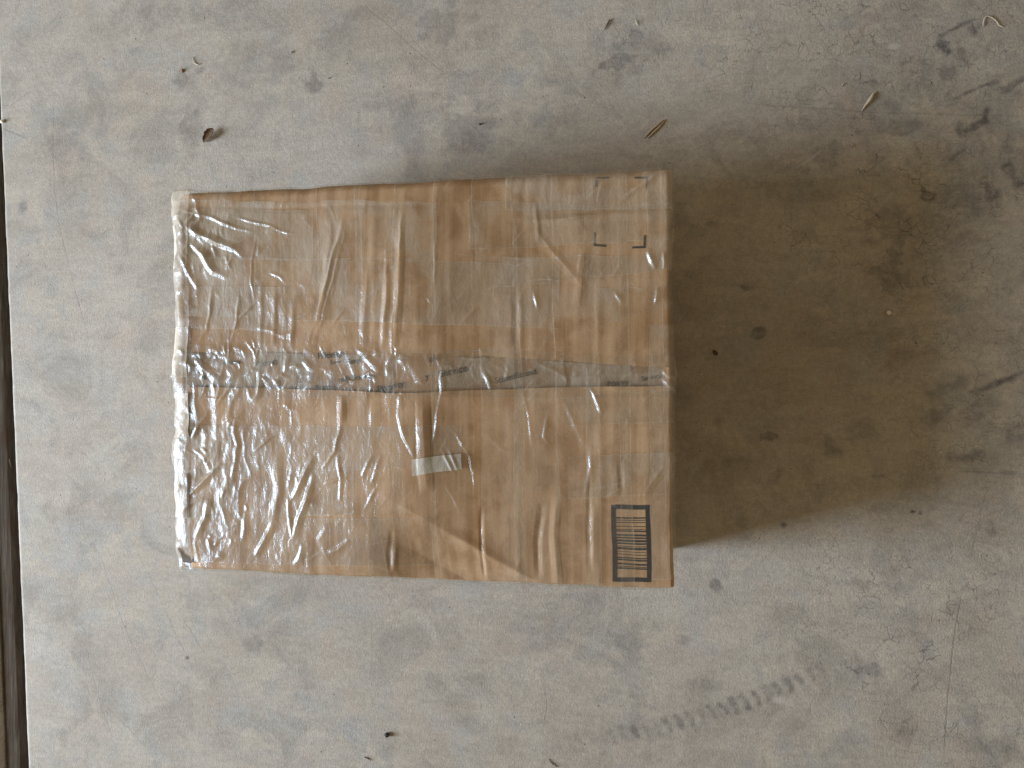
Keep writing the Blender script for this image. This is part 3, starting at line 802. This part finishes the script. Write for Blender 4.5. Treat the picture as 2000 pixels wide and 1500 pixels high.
# ------------------------------------------------------------------ tape strips
def strip(edgeA, edgeB, off, hz, vertical=True, e0=.0, e1=.0, saw=(False, False), step=.0009, name='tape_strip', line=.28, seed=0):
    """edgeA / edgeB: three control pixels each along the strip (start, mid, end); e0/e1 extra metres run past start/end"""
    A = np.array([T2W(*p) for p in edgeA]); B = np.array([T2W(*p) for p in edgeB])
    def ext(P):
        d0 = P[0]-P[1]; d0 /= np.linalg.norm(d0); d1 = P[-1]-P[-2]; d1 /= np.linalg.norm(d1)
        return np.concatenate([[P[0]+d0*e0], P, [P[-1]+d1*e1]]) if True else P
    A = ext(A); B = ext(B)
    def par(P):
        L = np.concatenate([[0], np.cumsum(np.linalg.norm(np.diff(P, axis=0), axis=1)+1e-9)]); return L
    LA = par(A); LB = par(B); tot = LA[-1]
    n = max(4, int(tot/step)); s = np.linspace(0, 1, n)
    w = np.linalg.norm(A[1]-B[1]); m = max(4, int(w/step)); u = np.linspace(0, 1, m)
    ax = np.interp(s*LA[-1], LA, A[:, 0]); ay = np.interp(s*LA[-1], LA, A[:, 1])
    bx = np.interp(s*LB[-1], LB, B[:, 0]); by = np.interp(s*LB[-1], LB, B[:, 1])
    wa = (fbm(s*3, s*0, 6, 950+seed, 3)-.5)*.0022
    x = ax[:, None]*(1-u)+bx[:, None]*u; y = ay[:, None]*(1-u)+by[:, None]*u
    if vertical: x = x+wa[:, None]
    else: y = y+wa[:, None]
    zig = np.abs(((np.arange(m)*step/.0016) % 1)-.5)*2*.0009
    dx = (A[1]-A[2])/np.linalg.norm(A[1]-A[2])
    if saw[0]: x[0] += dx[0]*zig; y[0] += dx[1]*zig
    if saw[1]: x[-1] -= dx[0]*zig; y[-1] -= dx[1]*zig
    wv = samp(Wf, x, y)
    loc = (fbm(x, y, 30, 960+seed*3, 3)-.5)
    o = off + wv*(1+.12*loc)
    X, Y, Z = surf(x, y, o)
    ud = np.minimum(u, 1-u)*w; sd = np.minimum(s, 1-s)*tot
    el = np.exp(-(ud/.00075)**2)[None, :]*(.4+.6*sst(.35, .6, fbm(x, y, 25, 970+seed, 2)))
    es = np.exp(-(sd/.0012)**2)[:, None]*(1.0 if any(saw) else .3)
    cl = samp(HZ, x+.01*seed, y-.013*seed)
    st_ = sst(.60, .78, fbm(x+.03*seed, y, 26, 990+seed, 4, sy=90))*.6
    lft = np.interp(w2p(x, y)[0], [330, 620, 900], [2.6, 1.4, 1.0])  # milky sheen of the left end is put into the haze
    hz_ = hz*lft*(.12+1.3*cl+.7*st_) + line*np.maximum(el, es*.8)
    if seed % 2 == 0: hz_ = hz_ + samp(SC, x, y)
    # whiter haze on the crest of the folds
    hz_ = hz_ + .10*sst(.0010, .0028, wv)
    # which way up: keep normals up
    F = grid_faces(n, m, flip=((A[2]-A[1])[0]*(B[1]-A[1])[1]-(A[2]-A[1])[1]*(B[1]-A[1])[0]) < 0)
    return bobj(name, np.stack([X, Y, Z], -1).reshape(-1, 3), F, M_film, dict(haze=np.clip(hz_, 0, .85)))
ti = [0]
OFF0 = .0009
def V(l, r, hz=.06, e=(.05, .05), y=(372, 740, 1112), dy=0):
    k = ti[0]; ti[0] += 1
    strip([(l[0], y[0]), (l[1], y[1]), (l[2], y[2])], [(r[0], y[0]), (r[1], y[1]), (r[2], y[2])], OFF0+.00007*k, hz, True, e[0], e[1], seed=k)
def Hh(x0, x1, yt, yb, hz=.1, e=(0, 0), saw=(False, False), line=.28):
    """yt, yb = (left, right) pixel rows of the upper and lower edge"""
    k = ti[0]; ti[0] += 1
    xm = (x0+x1)/2
    strip([(x0, yt[0]), (xm, (yt[0]+yt[1])/2), (x1, yt[1])], [(x0, yb[0]), (xm, (yb[0]+yb[1])/2), (x1, yb[1])], OFF0+.00007*k, hz, False, e[0], e[1], saw, seed=k, line=line)
# long runs along the box
Hh(352, 1096, (500, 520), (618, 642), .16, (.05, 0))
Hh(352, 860, (392, 398), (506, 512), .16, (.05, 0), (False, True))
Hh(375, 905, (830, 830), (925, 905), .12, (.04, 0), (False, True))
Hh(350, 700, (918, 914), (1012, 1000), .17, (.05, 0))
Hh(350, 850, (1004, 1010), (1098, 1104), .08, (.05, 0))
Hh(352, 615, (410, 412), (505, 506), .10, (.05, 0), (False, True))
Hh(990, 1300, (338, 332), (412, 408), .20, (0, .04), (True, False))
Hh(920, 1300, (394, 404), (492, 470), .15, (0, .03), (True, False))
Hh(940, 1302, (506, 500), (568, 528), .14, (0, .03))
Hh(1165, 1302, (565, 560), (640, 597), .15, (0, .012))
Hh(352, 1306, (672, 694), (778, 776), .05, (.05, .05), line=.16)
Hh(1100, 1306, (775, 760), (832, 826), .12, (0, .05))
Hh(1110, 1306, (890, 885), (972, 965), .14, (0, .05))
Hh(352, 386, (770, 770), (860, 862), .12, (.03, 0), (False, True))
Hh(352, 560, (560, 562), (640, 650), .10, (.05, 0), (False, True))
# strips wound across the box
e = [(368, 368, 392), (432, 440, 468), (500, 503, 530), (548, 556, 574), (628, 633, 672), (700, 705, 725), (775, 775, 776), (852, 850, 850),
     (925, 943, 946), (1000, 1005, 1012), (1078, 1085, 1088), (1140, 1145, 1150), (1206, 1210, 1214)]
hzv = [.05, .04, .035, .03, .03, .02, .02, .025, .11, .10, .10, .08, .05]
rw = random.Random(3)
for (a, b, c), h in zip(e, hzv):
    wd = rw.uniform(78, 88)
    V((a, b, c), (a+wd-4, b+wd, c+wd+3), h, (rw.uniform(.02, .09), rw.uniform(.02, .09)))
V((326, 322, 330), (372, 370, 376), .09, (.01, .01))
V((1262, 1268, 1272), (1324, 1332, 1336), .16, (.0, .01))
# rim strips folded over the left end
Hh(350, 372, (440, 440), (525, 520), .25, (.055, 0), line=.3)
Hh(350, 370, (640, 640), (735, 735), .25, (.055, 0), line=.3)
Hh(350, 372, (765, 765), (852, 852), .3, (.055, 0), line=.3)
Hh(350, 371, (925, 925), (1010, 1012), .3, (.055, 0), line=.3)

# frosted paper strip caught under the film
def hz_const(v): return lambda x, y, u, vv: np.full_like(x, v)
M_paper = film_mat('frosted_paper', (.9, .9, .86), (.60, .585, .53), .8, .3)
patch('frosted_strip', [(814, 894), (907, 885), (909, 916), (816, 925)], OFF0+.0031, M_paper, .0012, haze=hz_const(.7), film=1.0)

M_hole_shade = card_mat('hole_shade', .13)  # dark patches over the film: colour carries the shade inside the corner hole
patch('hole_shade_patch', [(345, 1074), (349, 1073), (372, 1101), (350, 1104)], .0052, M_hole_shade, .001)
patch('hole_shade_patch', [(362, 1090), (365, 1089), (378, 1100), (368, 1103)], .0052, M_hole_shade, .001)
# ------------------------------------------------------------------ litter on the floor
def tag(o, label, cat, group=None):
    o['label'] = label; o['category'] = cat
    if group: o['group'] = group
    return o
def tube(name, pts, rad, mat, parent=None, z0=None, flat=1.0, seg=7):
    """tapered fibre through pixel points (px,py,lift_m)"""
    P = []
    for i, p in enumerate(pts):
        x, y = P2W(p[0], p[1]); P.append(Vector((float(x), float(y), (p[2] if len(p) > 2 else 0)+rad[i]*flat+.0006)))
    org = P[0].copy(); org.z = 0
    # resample
    Q = []; Rr = []
    for i in range(len(P)-1):
        for k in range(5):
            f = k/5; a = P[max(i-1, 0)]; b = P[i]; c = P[i+1]; d = P[min(i+2, len(P)-1)]
            q_ = .5*((2*b)+(c-a)*f+(2*a-5*b+4*c-d)*f*f+(3*b-a-3*c+d)*f**3)
            Q.append(q_); Rr.append(rad[i]*(1-f)+rad[i+1]*f)
    Q.append(P[-1]); Rr.append(rad[-1])
    Vv = []; F = []
    for i, q_ in enumerate(Q):
        t_ = (Q[min(i+1, len(Q)-1)]-Q[max(i-1, 0)]).normalized()
        s_ = t_.cross(Vector((0, 0, 1))).normalized(); u_ = s_.cross(t_)
        for k in range(seg):
            an = 2*math.pi*k/seg
            rj = Rr[i]*(1+.15*math.sin(i*2.3+k*1.7))
            Vv.append(tuple(q_+s_*math.cos(an)*rj+u_*math.sin(an)*rj*flat-org))
    for i in range(len(Q)-1):
        for k in range(seg):
            F.append((i*seg+k, i*seg+(k+1) % seg, (i+1)*seg+(k+1) % seg, (i+1)*seg+k))
    F.append(tuple(range(seg))); F.append(tuple((len(Q)-1)*seg+k for k in range(seg-1, -1, -1)))
    o = pyobj(name, Vv, F, mat, parent, True)
    if parent is None: o.location = org
    return o
M_straw = simple('dry_straw', (.42, .335, .225), .7, .3, 900)
M_straw2 = simple('pale_wood', (.56, .49, .38), .75, .3, 900)
M_bark = simple('dark_bark', (.10, .065, .04), .8, .4, 700)
M_leaf = simple('dry_leaf', (.13, .078, .045), .7, .45, 500)
M_leafp = simple('leaf_pale', (.50, .46, .38), .6, .3, 500)
M_white = simple('white_chip', (.80, .76, .68), .5, .1, 900)
M_dark = simple('dark_seed', (.02, .018, .016), .5, .4, 900, .5)
M_red = simple('rusty_chip', (.32, .16, .09), .7, .4, 800)
# curled leaf
lf = bpy.data.objects.new('dry_leaf', None); lx, ly = P2W(413, 262); lf.location = (float(lx), float(ly), 0); COL.objects.link(lf)
tag(lf, 'curled brown dry leaf with pale tip, above the left end of the box', 'leaf')
def leaf_part(name, pts, mat, curl, wmax):
    Vv = []; F = []; n = 14; m = 9
    for i in range(n+1):
        f = i/n
        k = f*(len(pts)-1); a = int(min(k, len(pts)-2)); g_ = k-a
        px = pts[a][0]*(1-g_)+pts[a+1][0]*g_; py = pts[a][1]*(1-g_)+pts[a+1][1]*g_
        zz = pts[a][2]*(1-g_)+pts[a+1][2]*g_
        x, y = P2W(px, py)
        x2, y2 = P2W(pts[-1][0], pts[-1][1]); x1, y1 = P2W(pts[0][0], pts[0][1])
        tx, ty = float(x2-x1), float(y2-y1); L = math.hypot(tx, ty); nx_, ny_ = -ty/L, tx/L
        w = wmax*math.sin(math.pi*min(1, max(.03, f*.96+.02)))**.7
        for j in range(m+1):
            an = (j/m-.5)*2*curl
            rr_ = w*(1+.08*math.sin(i*1.9+j))
            Vv.append((float(x)-float(lx)+nx_*rr_*math.sin(an), float(y)-float(ly)+ny_*rr_*math.sin(an), zz+rr_*(1-math.cos(an))*.8+.0012+.0004*math.sin(i*1.3+j*2)))
    for i in range(n):
        for j in range(m):
            F.append((i*(m+1)+j, i*(m+1)+j+1, (i+1)*(m+1)+j+1, (i+1)*(m+1)+j))
    o = pyobj(name, Vv, F, mat, lf, True)
    md = o.modifiers.new('thick', 'SOLIDIFY'); md.thickness = .0004
    return o
leaf_part('blade', [(399, 279, .001), (408, 270, .002), (416, 260, .003), (421, 254, .004)], M_leaf, 1.5, .0062)
leaf_part('tip', [(418, 257, .004), (423, 251, .006), (424, 244, .009)], M_leafp, 1.2, .0036)
tube('stalk', [(395-0, 268, .002), (399, 271, .002)], [.0006, .0006], M_leafp).parent = lf
lf.children[-1].location = (lf.children[-1].location[0]-lf.location[0], lf.children[-1].location[1]-lf.location[1], 0)

tag(tube('dry_stalk', [(1258, 270), (1270, 257), (1285, 244), (1298, 233)], [.0005, .0014, .0014, .0004], M_straw), 'thicker left-hand stalk of two straw stalks side by side above the box', 'stalk', 'pair of straw stalks')
o = tube('dry_stalk', [(1265, 270), (1278, 258), (1289, 247), (1300, 234)], [.0006, .0012, .0011, .0004], M_straw)
tag(o, 'thinner right-hand stalk of the two straw stalks side by side above the box', 'stalk', 'pair of straw stalks')
tag(tube('wood_splinter', [(1682, 218), (1690, 206), (1698, 196), (1704, 186), (1710, 180)], [.0003, .0014, .0022, .0016, .0005], M_straw2), 'pale split wood splinter lying on the stained concrete at upper right', 'splinter')
tag(tube('curled_fibre', [(1919, 52), (1921, 40), (1926, 33), (1936, 35), (1946, 43), (1950, 50), (1957, 53)], [.0006]*7, M_straw2), 'curled hairpin-shaped pale plant fibre near the top right corner of the floor', 'fibre')
tag(tube('dark_twig', [(1181, 59), (1186, 49), (1191, 39)], [.0004, .0009, .0009], M_bark), 'short dark brown twig on the concrete near the top edge above the box', 'twig')
tag(tube('curved_hair', [(377, 112), (380, 122), (387, 127), (392, 124)], [.0004, .0007, .0007, .0003], M_straw2), 'tiny white crescent fibre above the curled brown leaf', 'fibre')
tag(tube('bent_straw', [(1662, 289), (1664, 282), (1669, 289)], [.0003, .0008, .0004], M_straw), 'tiny bent yellow straw bit below the pale wood splinter', 'straw')
tag(tube('straw_bit', [(1643, 170), (1647, 164), (1651, 163)], [.0003, .0007, .0004], M_straw2), 'tiny pale straw bit to the left of the pale wood splinter', 'straw')
tag(tube('dark_fibre', [(712, 1478), (720, 1481), (725, 1485)], [.0004, .0008, .0004], M_bark), 'short dark fibre at the bottom edge just below the round black seed', 'fibre')
tag(tube('thin_fibre', [(1072, 1482), (1079, 1490), (1089, 1497)], [.0003, .0007, .0004], M_bark), 'thin dark curved fibre at the bottom edge right of the middle', 'fibre')
tag(tube('pale_hair', [(1242, 40), (1243, 45), (1246, 50)], [.0003, .0006, .0003], M_straw2), 'fine pale hair right of the short dark twig', 'fibre')
tag(tube('grass_thread', [(-1, 884, -.018), (2, 900, -.016), (5, 916, -.017)], [.0005, .0008, .0003], M_straw), 'pale dry grass thread in the dark joint at the left edge', 'grass')
def lump(name, px, py, r, mat, sq=(1, 1, .7), rough=.2, seed=1):
    import bmesh
    bm = bmesh.new(); bmesh.ops.create_icosphere(bm, subdivisions=3, radius=r)
    rs_ = random.Random(seed); ph = [rs_.uniform(0, 6) for _ in range(6)]
    for v in bm.verts:
        n = v.co.normalized()
        k = 1+rough*(math.sin(n.x*4+ph[0])*math.sin(n.y*5+ph[1])+.5*math.sin(n.z*9+ph[2]+n.x*6))
        v.co = Vector((v.co.x*sq[0]*k, v.co.y*sq[1]*k, v.co.z*sq[2]*k))
    me = bpy.data.meshes.new(name); bm.to_mesh(me); bm.free()
    for p in me.polygons: p.use_smooth = True
    me.materials.append(mat)
    o = bpy.data.objects.new(name, me); x, y = P2W(px, py); o.location = (float(x), float(y), r*sq[2]*.9+.0002); COL.objects.link(o)
    return o
tag(lump('white_chip', 1734.5, 611, .0027, M_white, seed=1), 'small round white chip in the shadow to the right of the box', 'chip')
o = tag(lump('dark_seed', 1397, 689, .0028, M_bark, (1.3, .8, .6), seed=2), 'oval dark brown seed in the shadow close to the right side of the box', 'seed'); o.rotation_euler[2] = math.radians(-35)
tag(lump('dark_seed', 757, 1434, .0032, M_dark, (1, 1, .9), seed=3), 'round black seed on the bare concrete below the box near the bottom edge', 'seed')
tag(lump('dark_seed', 938, 243, .0015, M_dark, (1, .8, .9), seed=4), 'small black speck of grit above the middle of the box', 'grit')
tag(lump('rusty_chip', 357, 139, .0022, M_red, (.7, 1.3, .6), seed=5), 'small reddish brown chip beside a grey stain at upper left', 'chip')
tag(lump('glass_crumb', 6, 238, .0028, M_white, (1, 1, .7), seed=6), 'small whitish crumb at the left edge of the slab', 'crumb')
tag(lump('dark_crumb', 643, 153, .0009, M_dark, (1, 1, .7), seed=7), 'tiny black crumb at the corner of the square grey stain', 'crumb')
tag(lump('twig_crumb', 571, 102, .0013, M_bark, (.6, 1.5, .6), seed=8), 'tiny brown bark crumb between the two top left specks', 'crumb')
